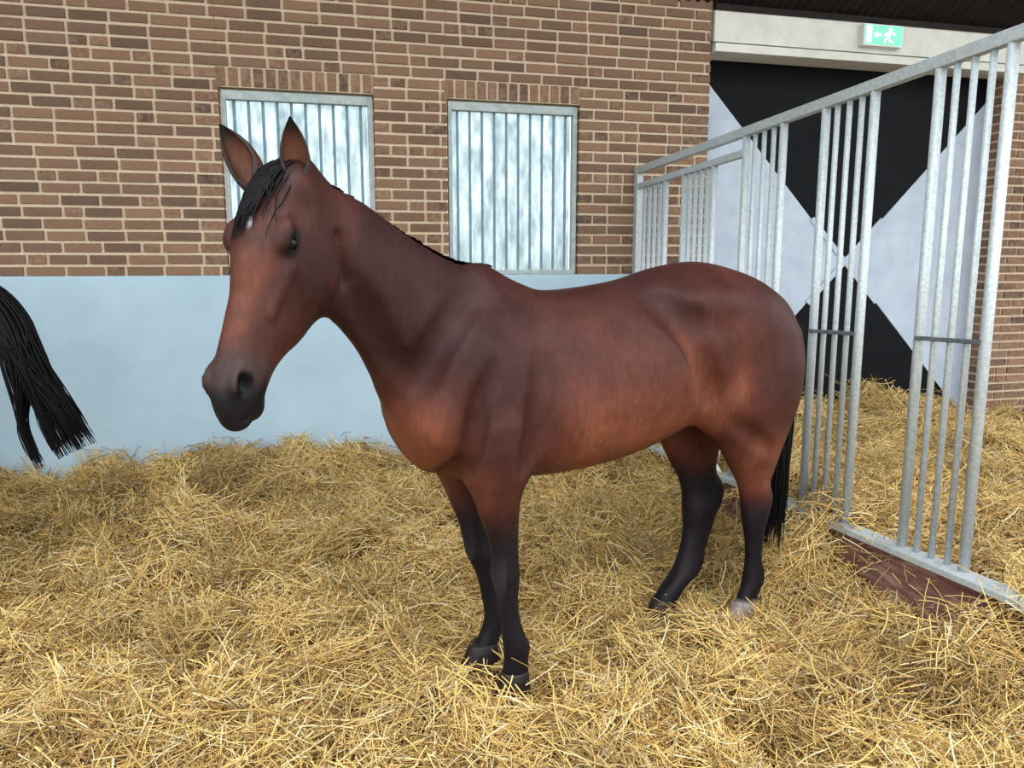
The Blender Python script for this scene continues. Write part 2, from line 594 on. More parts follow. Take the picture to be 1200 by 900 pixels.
poly([(0.050, 0.028), (0.012, 0.020), (-0.006, -0.004), (0.006, -0.010), (0.022, 0.008), (0.046, 0.014)])  # arm
poly([(0.070, 0.024), (0.098, 0.002), (0.120, 0.010), (0.116, 0.020), (0.098, 0.014), (0.074, 0.034)])
poly([(0.034, -0.010), (0.006, -0.026), (0.000, -0.062), (0.014, -0.062), (0.020, -0.036), (0.050, -0.018)])  # leg
poly([(0.044, -0.016), (0.066, -0.036), (0.104, -0.052), (0.100, -0.064), (0.056, -0.048), (0.036, -0.020)])
poly([(-0.110, 0.0), (-0.076, 0.028), (-0.076, 0.010), (-0.028, 0.010), (-0.028, -0.010), (-0.076, -0.010), (-0.076, -0.028)])  # arrow
link('pictogram', mesh_from(bm, 'pictogram'), M['sign_white'], es)

# ================================================================== STRAW
def sstep(a, b, x):
    t = np.clip((x - a) / (b - a), 0, 1)
    return t * t * (3 - 2 * t)
class VNoise:
    def __init__(self, seed):
        self.g = np.random.default_rng(seed).random((128, 128)).astype(np.float32)
    def __call__(self, x, y):
        xi = np.floor(x).astype(int); yi = np.floor(y).astype(int)
        fx = x - xi; fy = y - yi
        fx = fx * fx * (3 - 2 * fx); fy = fy * fy * (3 - 2 * fy)
        g = self.g
        a = g[xi % 128, yi % 128]; b = g[(xi + 1) % 128, yi % 128]; c = g[xi % 128, (yi + 1) % 128]; d = g[(xi + 1) % 128, (yi + 1) % 128]
        return (a * (1 - fx) + b * fx) * (1 - fy) + (c * (1 - fx) + d * fx) * fy - 0.5
n1, n2, n3 = VNoise(1), VNoise(2), VNoise(3)
def part_x(y):
    return 2.320 + (WY - y) * 0.0333
def lumps(x, y):
    return 0.10 * n1(x * 2.3, y * 2.3) + 0.15 * n2(x * 5.0 + 3, y * 5.0) + 0.10 * n3(x * 10, y * 10 + 5)
FEET = []
def h_stall(x, y):
    h = (0.17 - 0.07 * sstep(-0.9, -1.6, x)) * sstep(3.7, 5.2, y) + 0.05 * sstep(4.9, 5.4, y)
    h = h + 0.15 * np.exp(-(((x + 0.28) / 0.30) ** 2 + ((y - 5.1) / 0.36) ** 2))
    h = h + 0.05 * np.exp(-(((x + 1.3) / 0.6) ** 2 + ((y - 5.0) / 0.5) ** 2))
    d = part_x(y) - x
    bank = (0.03 + 0.06 * sstep(3.3, 2.9, y)) * sstep(0.75, 0.03, d) * sstep(4.6, 3.8, y)
    spill = 0.31 * sstep(0.62, 0.0, d) ** 1.3 * np.exp(-((y - 3.16) / 0.14) ** 2)
    spill2 = 0.29 * sstep(0.6, 0.0, d) ** 1.3 * np.exp(-((y - 2.13) / 0.12) ** 2)
    h = h + bank + spill + spill2
    k = 0.35 + 0.65 * sstep(0.05, 0.5, d)
    for fx, fy in FEET:
        k = np.minimum(k, 0.05 + 0.95 * sstep(0.07, 0.36, np.hypot(x - fx, y - fy)))
    return h + lumps(x, y) * k - 0.02 - 0.035 * np.where(d > 0.3, 1 - k, 0)
def h_alley(x, y):
    d = x - part_x(y)
    h = 0.32 + 0.09 * sstep(4.0, 5.4, y) * np.exp(-((x - 4.35) / 0.75) ** 2) - 0.02 * sstep(3.0, 4.6, y)
    h = h - 0.12 * sstep(4.7, 5.6, x) - 0.05 * sstep(0.12, 0.0, d)
    h = h + 0.10 * np.exp(-((y - 3.18) / 0.16) ** 2) * sstep(0.6, 0.0, d) + 0.10 * np.exp(-((y - 2.13) / 0.14) ** 2) * sstep(0.5, 0.0, d)
    return h + lumps(x, y) * 0.9

HORSE_LOC = Vector((0.62693, 2.72941, 0.0))
HORSE_ROT = math.atan2(-0.27135, -0.96248)
HORSE2_LOC = Vector((-2.98, 3.92, 0.05))
HORSE2_ROT = math.pi + 0.04
for L, R in ((HORSE_LOC, HORSE_ROT), (HORSE2_LOC, HORSE2_ROT)):
    for hx, hy in ((0.02, .125), (0.0, -.125), (-1.19, .135), (-.92, -.08)):
        FEET.append((L.x + math.cos(R) * hx - math.sin(R) * hy, L.y + math.sin(R) * hx + math.cos(R) * hy))

def straw_clump(seed, n_stalk, spread):
    r = np.random.default_rng(seed)
    Vs, Fs, Cs = [], [], []
    base = 0
    gold = np.array(lin(238, 204, 132)[:3]); pale = np.array(lin(246, 228, 180)[:3]); tan = np.array(lin(214, 178, 114)[:3]); brown = np.array(lin(148, 112, 66)[:3])
    for i in range(n_stalk):
        L = r.uniform(0.06, 0.19); wd = r.uniform(0.0014, 0.0029)
        a = r.uniform(0, 2 * np.pi); pit = r.normal(0, 0.28)
        d = np.array([np.cos(a) * np.cos(pit), np.sin(a) * np.cos(pit), np.sin(pit)])
        side = np.cross(d, [0, 0, 1]); side /= np.linalg.norm(side); up = np.cross(side, d)
        c0 = np.array([*(r.normal(0, spread, 2)), r.uniform(-0.005, 0.05)])
        bend = r.normal(0, 0.22) * L; bend2 = r.normal(0, 0.16) * L
        if r.random() < 0.3: bend *= 2.2
        ts = np.linspace(-0.5, 0.5, 4)
        P = c0 + ts[:, None] * L * d + ((ts ** 2 - 0.12) * bend)[:, None] * side + ((ts ** 2 - 0.12) * bend2)[:, None] * up
        ring = np.array([[1.0, -0.35], [-1.0, -0.35], [0.0, 0.75]]) * wd
        V = (P[:, None] + ring[None, :, :1] * side + ring[None, :, 1:] * up).reshape(-1, 3)
        f = [[k * 3 + q, k * 3 + (q + 1) % 3, (k + 1) * 3 + (q + 1) % 3, (k + 1) * 3 + q] for k in range(3) for q in range(3)]
        Vs.append(V); Fs.append(np.array(f) + base); base += len(V)
        u = r.random()
        col = gold if u < 0.46 else pale if u < 0.64 else tan if u < 0.88 else brown
        col = col * r.uniform(0.8, 1.12)
        Cs.append(np.tile(np.append(np.clip(col, 0, 1), 1), (len(V), 1)))
    me = raw_mesh('straw_stalks', np.concatenate(Vs), np.concatenate(Fs), False)
    at = me.color_attributes.new('straw_colour', 'FLOAT_COLOR', 'POINT')
    at.data.foreach_set('color', np.concatenate(Cs).astype(np.float32).ravel())
    me.materials.append(M['straw'])
    return me
clumps = [bpy.data.objects.new('straw_stalks', straw_clump(100 + s, 62, 0.080)) for s in range(12)]

def straw_nodes(name, seed):
    ng = bpy.data.node_groups.new(name, 'GeometryNodeTree')
    ng.interface.new_socket('Geometry', in_out='INPUT', socket_type='NodeSocketGeometry')
    ng.interface.new_socket('Geometry', in_out='OUTPUT', socket_type='NodeSocketGeometry')
    N = ng.nodes.new
    gi, go = N('NodeGroupInput'), N('NodeGroupOutput')
    ds = N('GeometryNodeDistributePointsOnFaces'); ds.inputs['Seed'].default_value = seed
    na = N('GeometryNodeInputNamedAttribute'); na.data_type = 'FLOAT'; na.inputs['Name'].default_value = 'density'
    ci = N('GeometryNodeJoinGeometry')
    for c_ in clumps:
        oi = N('GeometryNodeObjectInfo'); oi.inputs['Object'].default_value = c_
        oi.inputs['As Instance'].default_value = False
        gt = N('GeometryNodeGeometryToInstance')
        ng.links.new(oi.outputs['Geometry'], gt.inputs[0])
        ng.links.new(gt.outputs[0], ci.inputs[0])
    ip = N('GeometryNodeInstanceOnPoints'); ip.inputs['Pick Instance'].default_value = True
    rv = N('FunctionNodeRandomValue'); rv.data_type = 'FLOAT_VECTOR'
    rv.inputs['Min'].default_value = (-0.35, -0.35, 0); rv.inputs['Max'].default_value = (0.35, 0.35, 6.283)
    er = N('FunctionNodeEulerToRotation')
    rr = N('FunctionNodeRotateRotation'); rr.rotation_space = 'LOCAL'
    sv = N('FunctionNodeRandomValue'); sv.data_type = 'FLOAT'
    [s for s in sv.inputs if s.name == 'Min' and s.type == 'VALUE'][0].default_value = 0.7
    [s for s in sv.inputs if s.name == 'Max' and s.type == 'VALUE'][0].default_value = 1.25
    jg = N('GeometryNodeJoinGeometry')
    L = ng.links.new
    L(gi.outputs[0], ds.inputs['Mesh'])
    L([s for s in na.outputs if s.name == 'Attribute' and s.type == 'VALUE'][0], ds.inputs['Density'])
    L(ds.outputs['Points'], ip.inputs['Points'])
    L(ci.outputs[0], ip.inputs['Instance'])
    L(ds.outputs['Rotation'], rr.inputs[0])
    L([s for s in rv.outputs if s.type == 'VECTOR'][0], er.inputs[0])
    L(er.outputs[0], rr.inputs[1])
    L(rr.outputs[0], ip.inputs['Rotation'])
    L([s for s in sv.outputs if s.type == 'VALUE'][0], ip.inputs['Scale'])
    L(gi.outputs[0], jg.inputs[0])
    L(ip.outputs[0], jg.inputs[0])
    L(jg.outputs[0], go.inputs[0])
    return ng

def straw_field(name, x0, x1, y0, y1, step, hf, dens, xfun=None, seed=1, yfun=None):
    nx, ny = int((x1 - x0) / step) + 1, int((y1 - y0) / step) + 1
    gx, gy = np.meshgrid(np.linspace(x0, x1, nx), np.linspace(y0, y1, ny), indexing='ij')
    if xfun is not None:
        gx = xfun(gx, gy)
    if yfun is not None:
        gy = yfun(gx, gy)
    gz = hf(gx, gy)
    V = np.stack([gx, gy, gz], -1).reshape(-1, 3)
    idx = np.arange(nx * ny).reshape(nx, ny)
    Fq = np.stack([idx[:-1, :-1], idx[1:, :-1], idx[1:, 1:], idx[:-1, 1:]], -1).reshape(-1, 4)
    me = raw_mesh(name, V, Fq, True)
    me.attributes.new('density', 'FLOAT', 'POINT').data.foreach_set('value', dens(V[:, 0], V[:, 1]).astype(np.float32))
    me.materials.append(M['straw_base'])
    o = link(name, me)
    md = o.modifiers.new('straw', 'NODES')
    md.node_group = straw_nodes(name, seed)
    return o
def dens_s(x, y):
    d = 370 * np.where((x > -3.4) & (y > 1.2), 1.0, 0.25) * np.clip(0.75 + 2.2 * n3(x * 5.5 + 9, y * 5.5 + 2), 0.12, 1.5)
    for fx, fy in FEET:
        d = d * (0.45 + 0.55 * sstep(0.06, 0.17, np.hypot(x - fx, y - fy)))
    return d
sb = straw_field('straw_bedding', -6.95, 2.42, -0.8, 5.46, 0.035, h_stall, dens_s,
                 lambda gx, gy: np.minimum(gx, part_x(gy) - 0.035), 3)
tag(sb, 'deep golden straw bedding covering the stall floor under the bay horse', 'straw', kind='stuff')
dens_a = lambda x, y: 250 * np.where(x < 6.2, 1.0, 0.3) * np.clip(0.75 + 2.0 * n3(x * 5.5, y * 5.5 + 2), 0.15, 1.5)
sa = straw_field('straw_bedding', 2.34, 8.0, 1.0, 5.46, 0.05, h_alley, dens_a,
                 lambda gx, gy: np.maximum(gx, part_x(gy) + 0.04), 5)
tag(sa, 'straw heaped in the passage between the steel bar fence and hourglass door', 'straw', kind='stuff')

# ================================================================== HORSE
def catmull(st, n):
    st = np.asarray(st, float)
    P = np.vstack([2 * st[0] - st[1], st, 2 * st[-1] - st[-2]])
    out = []
    m = len(st) - 1
    for i in range(m):
        p0, p1, p2, p3 = P[i:i + 4]
        for t in np.linspace(0, 1, n, endpoint=False):
            out.append(0.5 * (2 * p1 + (p2 - p0) * t + (2 * p0 - 5 * p1 + 4 * p2 - p3) * t * t + (3 * p1 - p0 - 3 * p2 + p3) * t ** 3))
    out.append(st[-1])
    return np.array(out)

VOX = 0.009
LO = np.array([-1.70, -0.44, 0.02]); HI = np.array([1.16, 0.62, 1.98])
NV = np.ceil((HI - LO) / VOX).astype(int)
AX = [np.arange(NV[i], dtype=np.float32) * VOX + LO[i] for i in range(3)]
D = np.full(NV, 0.25, np.float32)

def region(lo, hi):
    a = np.clip(np.floor((np.asarray(lo) - LO) / VOX).astype(int), 0, NV - 1)
    b = np.clip(np.ceil((np.asarray(hi) - LO) / VOX).astype(int) + 1, 1, NV)
    sl = tuple(slice(a[i], b[i]) for i in range(3))
    g = np.meshgrid(*[AX[i][sl[i]] for i in range(3)], indexing='ij')
    return sl, g
def smin(a, b, k):
    h = np.maximum(k - np.abs(a - b), 0) / k
    return np.minimum(a, b) - h * h * k * 0.25
def add(lo, hi, fn, k=0.04):
    pad = k + 0.03
    sl, g = region(np.asarray(lo) - pad, np.asarray(hi) + pad)
    D[sl] = smin(D[sl], fn(*g).astype(np.float32), k)
def cut(lo, hi, fn, k=0.01):
    sl, g = region(np.asarray(lo) - 0.03, np.asarray(hi) + 0.03)
    d = fn(*g).astype(np.float32)
    D[sl] = -smin(-D[sl], d, k)
def ell(c, r, axes=None):
    c = np.asarray(c, float); r = np.asarray(r, float)
    A = np.eye(3) if axes is None else np.asarray(axes, float)
    ext = np.sqrt(((A * r[:, None]) ** 2).sum(0))
    def fn(x, y, z):
        p = [x - c[0], y - c[1], z - c[2]]
        q = 0
        for i in range(3):
            q = q + ((p[0] * A[i, 0] + p[1] * A[i, 1] + p[2] * A[i, 2]) / r[i]) ** 2
        q = np.sqrt(q)
        return (q - 1) * r.min() * (0.6 + 0.4 * 1)
    return c - ext, c + ext, fn
def capsule(a, b, ra, rb, flat=None):
    a = np.asarray(a, float); b = np.asarray(b, float); d = b - a; L2 = d @ d
    def fn(x, y, z):
        t = np.clip(((x - a[0]) * d[0] + (y - a[1]) * d[1] + (z - a[2]) * d[2]) / L2, 0, 1)
        px, py, pz = x - a[0] - t * d[0], y - a[1] - t * d[1], z - a[2] - t * d[2]
        if flat is not None:
            py = py / flat
        return np.sqrt(px * px + py * py + pz * pz) - (ra + (rb - ra) * t)
    R = max(ra, rb)
    return np.minimum(a, b) - R, np.maximum(a, b) + R, fn
def xloft(st):
    s = catmull(st, 8); s = s[np.argsort(s[:, 0])]
    def fn(x, y, z):
        X = x[:, 0, 0]
        top, bot, w, egg, yc = [np.interp(X, s[:, 0], s[:, i])[:, None, None] for i in (1, 2, 3, 4, 5)]
        h = (top - bot) / 2; c = (top + bot) / 2
        q = (z - c) / h
        ww = w * (1 - egg * np.clip(q, -1.2, 1.2))
        d = (np.sqrt(((y - yc) / ww) ** 2 + q * q) - 1) * np.minimum(w, h)
        e = np.maximum(x - s[-1, 0], s[0, 0] - x)
        return np.maximum(d, e)
    return (s[0, 0], (s[:, 5] - s[:, 3] * 1.4).min(), s[:, 2].min()), (s[-1, 0], (s[:, 5] + s[:, 3] * 1.4).max(), s[:, 1].max()), fn
def zloft(st):
    """st: z, xf, xb, yc, w"""
    s = catmull(st, 6); s = s[np.argsort(s[:, 0])]
    def fn(x, y, z):
        Z = z[0, 0, :]
        xf, xb, yc, w = [np.interp(Z, s[:, 0], s[:, i])[None, None, :] for i in (1, 2, 3, 4)]
        a = (xf - xb) / 2
        d = (np.sqrt(((x - (xf + xb) / 2) / a) ** 2 + ((y - yc) / w) ** 2) - 1) * np.minimum(a, w)
        e = np.maximum(z - s[-1, 0], s[0, 0] - z)
        return np.maximum(d, e)
    return (s[:, 2].min(), (s[:, 3] - s[:, 4]).min(), s[0, 0]), (s[:, 1].max(), (s[:, 3] + s[:, 4]).max(), s[-1, 0]), fn
def loft(C, U, Hh, Wd, egg=None, n=6):
    """general loft: centres C, up vectors U, half heights, half widths"""
    eg = np.zeros(len(C)) if egg is None else np.asarray(egg)
    s = catmull(np.column_stack([C, U, Hh, Wd, eg]), n)
    R = max(s[:, 6].max(), s[:, 7].max())
    def fn(x, y, z):
        out = np.full(x.shape, 9.0, np.float32)
        for a, b in zip(s, s[1:]):
            A = a[:3]; d = b[:3] - A; L = np.linalg.norm(d)
            if L < 1e-6: continue
            T = d / L
            up = (a[3:6] + b[3:6]); up = up - T * (up @ T); up /= np.linalg.norm(up)
            S = np.cross(T, up)
            px, py, pz = x - A[0], y - A[1], z - A[2]
            al = px * T[0] + py * T[1] + pz * T[2]
            t = np.clip(al / L, 0, 1)
            v = px * up[0] + py * up[1] + pz * up[2]
            h = px * S[0] + py * S[1] + pz * S[2]
            o = al - t * L
            hh = a[6] + (b[6] - a[6]) * t; ww = a[7] + (b[7] - a[7]) * t
            q = v / hh
            wv = ww * (1 + (a[8] + (b[8] - a[8]) * t) * np.clip(q, -1.2, 1.2))
            m = np.minimum(hh, ww)
            out = np.minimum(out, (np.sqrt(q * q + (h / wv) ** 2 + (o / m) ** 2) - 1) * m)
        return out
    return s[:, :3].min(0) - R, s[:, :3].max(0) + R, fn

# trunk: x, top, bottom, half width, egg, y centre
TR = [(-1.50, 1.33, 1.16, 0.05, 0.0, 0), (-1.44, 1.40, 1.10, 0.12, 0.0, 0), (-1.32, 1.480, 1.04, 0.17, 0.05, 0), (-1.14, 1.568, 1.00, 0.225, 0.12, 0),
      (-0.95, 1.605, 0.965, 0.275, 0.10, 0), (-0.75, 1.585, 0.885, 0.295, 0.10, 0), (-0.55, 1.535, 0.83, 0.31, 0.10, 0), (-0.35, 1.508, 0.805, 0.300, 0.14, 0),
      (-0.18, 1.500, 0.80, 0.280, 0.22, 0), (-0.05, 1.522, 0.805, 0.245, 0.30, 0), (0.08, 1.568, 0.815, 0.225, 0.30, 0), (0.20, 1.51, 0.835, 0.215, 0.20, 0),
      (0.30, 1.38, 0.868, 0.19, 0.0, 0), (0.37, 1.26, 0.93, 0.15, 0.0, 0), (0.415, 1.16, 1.03, 0.07, 0.0, 0)]
add(*xloft(TR), 0.03)
# neck: top (x,z), bottom (x,z), y, half width
NK = [((-0.10, 1.490), (0.26, 0.98), 0.0, 0.19), ((0.06, 1.578), (0.38, 1.05), 0.005, 0.155), ((0.186, 1.610), (0.435, 1.16), 0.03, 0.120), ((0.323, 1.664), (0.500, 1.275), 0.07, 0.096),
      ((0.470, 1.735), (0.59, 1.385), 0.12, 0.084), ((0.600, 1.808), (0.69, 1.485), 0.165, 0.078), ((0.70, 1.842), (0.77, 1.60), 0.20, 0.070), ((0.76, 1.845), (0.81, 1.70), 0.215, 0.05)]
Cn, Un, Hn, Wn = [], [], [], []
for (tx, tz), (bx, bz), y, w in NK:
    t = np.array([tx, y, tz]); b = np.array([bx, y, bz])
    Cn.append((t + b) / 2); Un.append((t - b) / np.linalg.norm(t - b)); Hn.append(np.linalg.norm(t - b) / 2); Wn.append(w)
add(*loft(Cn, Un, Hn, Wn, [-0.25] * 2 + [-0.3] * 6), 0.05)
# shoulders, chest, haunches
for s in (1, -1):
    add(*ell((0.16, s * 0.130, 1.17), (0.14, 0.095, 0.28), [[0.94, 0, -0.34], [0, 1, 0], [0.34, 0, 0.94]]), 0.06)
    add(*ell((0.280, s * 0.115, 1.065), (0.112, 0.098, 0.125)), 0.055)
    add(*ell((0.10, s * 0.165, 0.97), (0.13, 0.085, 0.16)), 0.05)
    add(*ell((-1.06, s * 0.135, 1.34), (0.31, 0.145, 0.21), [[0.97, 0, 0.24], [0, 1, 0], [-0.24, 0, 0.97]]), 0.06)
    add(*ell((-1.265, s * 0.12, 1.19), (0.15, 0.115, 0.23)), 0.06)
    add(*ell((-0.86, s * 0.225, 1.44), (0.09, 0.05, 0.06)), 0.06)                   # point of the hip
    add(*ell((-0.96, s * 0.17, 1.03), (0.14, 0.09, 0.14)), 0.05)                    # stifle
# fore legs: z, xf, xb, yc, w
FORE = [(1.04, 0.240, -0.05, 0.165, 0.075), (0.95, 0.225, -0.035, 0.160, 0.084), (0.87, 0.192, -0.018, 0.150, 0.084), (0.78, 0.168, -0.008, 0.142, 0.075), (0.69, 0.138, -0.004, 0.135, 0.064),
        (0.60, 0.105, -0.004, 0.130, 0.054), (0.53, 0.094, -0.008, 0.127, 0.053), (0.47, 0.094, -0.014, 0.125, 0.056), (0.42, 0.080, -0.012, 0.125, 0.048), (0.37, 0.066, -0.010, 0.125, 0.039),
        (0.29, 0.056, -0.020, 0.125, 0.036), (0.22, 0.050, -0.042, 0.125, 0.042), (0.18, 0.044, -0.062, 0.125, 0.045), (0.14, 0.042, -0.058, 0.125, 0.041), (0.10, 0.046, -0.054, 0.125, 0.043), (0.05, 0.052, -0.060, 0.125, 0.047)]
add(*zloft(FORE), 0.05)
FF = []
for z_, xf, xb, yc, w in FORE:
    sh = np.interp(z_, [0.05, 0.12, 0.2, 0.4, 0.55, 0.8], [0.010, -0.030, -0.055, -0.035, -0.005, 0.0])
    FF.append((z_, xf + sh, xb + sh, -yc, w))
add(*zloft(FF), 0.05)
# hind legs
HIND = [(1.30, -0.93, -1.40, 0.130, 0.115), (1.18, -0.88, -1.435, 0.145, 0.128), (1.06, -0.86, -1.435, 0.152, 0.128), (0.97, -0.895, -1.415, 0.152, 0.118), (0.88, -0.955, -1.375, 0.150, 0.104), (0.79, -1.022, -1.340, 0.145, 0.088),
        (0.70, -1.085, -1.312, 0.140, 0.070), (0.64, -1.124, -1.294, 0.138, 0.058), (0.565, -1.148, -1.326, 0.135, 0.052), (0.50, -1.160, -1.306, 0.135, 0.054), (0.44, -1.174, -1.284, 0.135, 0.048), (0.38, -1.186, -1.278, 0.135, 0.040),
        (0.29, -1.194, -1.274, 0.135, 0.036), (0.22, -1.190, -1.294, 0.135, 0.044), (0.175, -1.184, -1.292, 0.135, 0.046), (0.13, -1.164, -1.268, 0.135, 0.041), (0.09, -1.148, -1.250, 0.135, 0.044), (0.05, -1.136, -1.246, 0.135, 0.048)]
add(*zloft(HIND), 0.05)
HF_ = []
for z_, xf, xb, yc, w in HIND:
    sh = np.interp(z_, [0.05, 0.13, 0.2, 0.35, 0.55, 0.75, 0.95, 1.1], [0.295, 0.265, 0.215, 0.160, 0.125, 0.12, 0.05, 0.0])
    wide = np.interp(z_, [0.05, 0.15, 0.3, 0.5, 0.6, 0.75], [0.02, 0.045, 0.062, 0.075, 0.055, 0.02])
    yy = np.interp(z_, [0.05, 0.5, 0.9, 1.1], [-0.085, -0.10, -0.135, -0.15])
    HF_.append((z_, xf + sh, xb + sh - wide, yy, w + wide * 0.2))
add(*zloft(HF_), 0.05)
# dock of the tail
add(*capsule((-1.40, 0, 1.40), (-1.53, 0, 1.27), 0.042, 0.028), 0.04)

# head frame
HP = np.array([0.778, 0.2065, 1.820]); psi, tau, rol, HK = math.radians(38.4), math.radians(66.4), math.radians(2.6), 1.0
f_ = np.array([math.cos(psi), math.sin(psi), 0]); l_ = np.array([-math.sin(psi), math.cos(psi), 0]); z_ = np.array([0, 0, 1.0])
HS = f_ * math.cos(tau) - z_ * math.sin(tau)
d0 = f_ * math.sin(tau) + z_ * math.cos(tau)
HL = l_ * math.cos(rol) + d0 * math.sin(rol)
HD = d0 * math.cos(rol) - l_ * math.sin(rol)
def turn(v, a=math.radians(2.3), k=np.array([-0.218, -0.976, -0.023])):
    k = k / np.linalg.norm(k)
    return v * math.cos(a) + np.cross(k, v) * math.sin(a) + k * (k @ v) * (1 - math.cos(a))
HS, HL, HD = turn(HS), turn(HL), turn(HD)
def hp(s, d, l):
    return HP + HK * (HS * s + HD * d + HL * l)
HAX = np.array([HS, HD, HL])
# s, dorsal, ventral, half width, egg
HEAD = [(-0.05, 0.045, -0.05, 0.050, 0.1), (0.0, 0.074, -0.10, 0.080, 0.1), (0.07, 0.095, -0.150, 0.096, 0.12), (0.14, 0.106, -0.195, 0.104, 0.18), (0.20, 0.107, -0.222, 0.105, 0.25),
        (0.27, 0.099, -0.230, 0.096, 0.22), (0.34, 0.091, -0.208, 0.083, 0.15), (0.41, 0.083, -0.160, 0.072, 0.10), (0.48, 0.077, -0.122, 0.064, 0.05), (0.54, 0.073, -0.104, 0.061, 0.0),
        (0.59, 0.065, -0.096, 0.061, -0.05), (0.635, 0.046, -0.090, 0.056, -0.08), (0.67, 0.010, -0.078, 0.044, -0.05)]
Ch = [hp(s, (a + b) / 2, 0) for s, a, b, w, e in HEAD]
add(*loft(Ch, [HD] * len(HEAD), [HK * (a - b) / 2 for s, a, b, w, e in HEAD], [HK * w for s, a, b, w, e in HEAD], [e for *_, e in HEAD], 5), 0.05)
for s in (1, -1):
    add(*ell(hp(0.225, -0.095, s * 0.068), np.array([0.100, 0.088, 0.044]) * HK, HAX), 0.02)      # cheek
    add(*ell(hp(0.185, 0.066, s * 0.090), np.array([0.046, 0.022, 0.026]) * HK, HAX), 0.02)        # brow
    add(*capsule(hp(0.26, 0.015, s * 0.086), hp(0.40, 0.012, s * 0.069), 0.016, 0.008), 0.022)      # facial crest
    add(*ell(hp(0.59, 0.030, s * 0.050), np.array([0.042, 0.032, 0.020]) * HK, HAX), 0.02)         # nostril wing
    cut(*ell(hp(0.205, 0.043, s * 0.118), np.array([0.026, 0.016, 0.018]) * HK, HAX), 0.012)       # eye socket
    na_ = np.array([HS * 0.85 - HD * 0.5, HS * 0.5 + HD * 0.85, HL])
    cut(*ell(hp(0.598, 0.028, s * 0.068), np.array([0.034, 0.019, 0.030]) * HK, na_), 0.008)      # nostril
    cut(*capsule(hp(0.560, -0.052, s * 0.066), hp(0.625, -0.046, s * 0.062), 0.007, 0.007), 0.012)
    cut(*capsule(hp(0.625, -0.046, s * 0.062), hp(0.685, -0.032, s * 0.030), 0.007, 0.006), 0.012)  # mouth corner
    for pa, pb in (((0.176, 0.046, 0.094), (0.196, 0.063, 0.101)), ((0.196, 0.063, 0.101), (0.216, 0.061, 0.101)), ((0.216, 0.061, 0.101), (0.233, 0.044, 0.092))):
        add(*capsule(hp(pa[0], pa[1], s * pa[2]), hp(pb[0], pb[1], s * pb[2]), 0.0085, 0.0085), 0.012)      # upper lid
    add(*capsule(hp(0.184, 0.030, s * 0.099), hp(0.226, 0.028, s * 0.095), 0.007, 0.007), 0.012)            # lower lid
    cut(*ell(hp(0.09, 0.045, s * 0.102), np.array([0.03, 0.02, 0.012]) * HK, HAX), 0.03)           # hollow above the eye
    cut(*capsule(hp(0.10, -0.130, s * 0.102), hp(0.20, -0.215, s * 0.090), 0.010, 0.010), 0.035)    # groove behind the cheek
    add(*ell(hp(0.03, 0.025, s * 0.060), np.array([0.035, 0.034, 0.026]) * HK, HAX), 0.05)         # root of the ear
add(*ell(hp(0.635, -0.088, 0), np.array([0.036, 0.024, 0.034]) * HK, HAX), 0.02)                   # chin

# grooves between the muscles, laid on the finished flank: (x, z) runs, radius, depth
def groove(pts, r, depth, k, ends=(0.15, 0.15)):
    pts = catmull(pts, 4)
    u = np.linspace(0, 1, len(pts))
    prof = depth * np.interp(u, [0, 0.4, 0.6, 1], [ends[0], 1, 1, ends[1]])
    for s in (1, -1):
        P = []
        for (x, z), dp in zip(pts, prof):
            i, j = int(round((x - LO[0]) / VOX)), int(round((z - LO[2]) / VOX))
            ins = np.nonzero(D[i, :, j] < 0)[0]
            if len(ins) == 0:
                continue
            m = ins[-1] if s > 0 else ins[0]
            d0_, d1_ = D[i, m, j], D[i, min(max(m + s, 0), NV[1] - 1), j]
            y = AX[1][m] + s * VOX * (d0_ / (d0_ - d1_) if d1_ > 0 else 0)
            P.append((x, y + s * (r - dp), z))
        for a, b in zip(P, P[1:]):
            cut(*capsule(a, b, r, r), k)
groove([(0.14, 1.26), (0.195, 1.14), (0.218, 1.02), (0.240, 0.92), (0.255, 0.86)], 0.024, 0.024, 0.040, (0.0, 0.9))
groove([(0.40, 1.20), (0.35, 1.30), (0.25, 1.43), (0.15, 1.52)], 0.04, 0.014, 0.05)
groove([(0.00, 0.90), (-0.02, 1.00), (-0.03, 1.12), (-0.06, 1.28)], 0.035, 0.012, 0.05, (0.6, 0.0))
groove([(-0.66, 1.38), (-0.72, 1.26), (-0.765, 1.16), (-0.82, 1.06)], 0.045, 0.020, 0.06)
groove([(-0.58, 1.48), (-0.64, 1.42), (-0.70, 1.36)], 0.06, 0.012, 0.06)
groove([(-0.96, 0.95), (-1.10, 0.86), (-1.22, 0.80)], 0.03, 0.004, 0.04)
groove([(0.60, 1.52), (0.52, 1.37), (0.45, 1.24)], 0.035, 0.008, 0.05)
# soften the joins of the trunk (not the head)
ic = int((0.66 - LO[0]) / VOX)
for _ in range(2):
    for ax in range(3):
        B = D[:ic]
        n_ = B.shape[ax]
        lo_ = np.take(B, np.maximum(np.arange(n_) - 1, 0), ax); hi_ = np.take(B, np.minimum(np.arange(n_) + 1, n_ - 1), ax)
        D[:ic] = 0.5 * B + 0.25 * (lo_ + hi_)

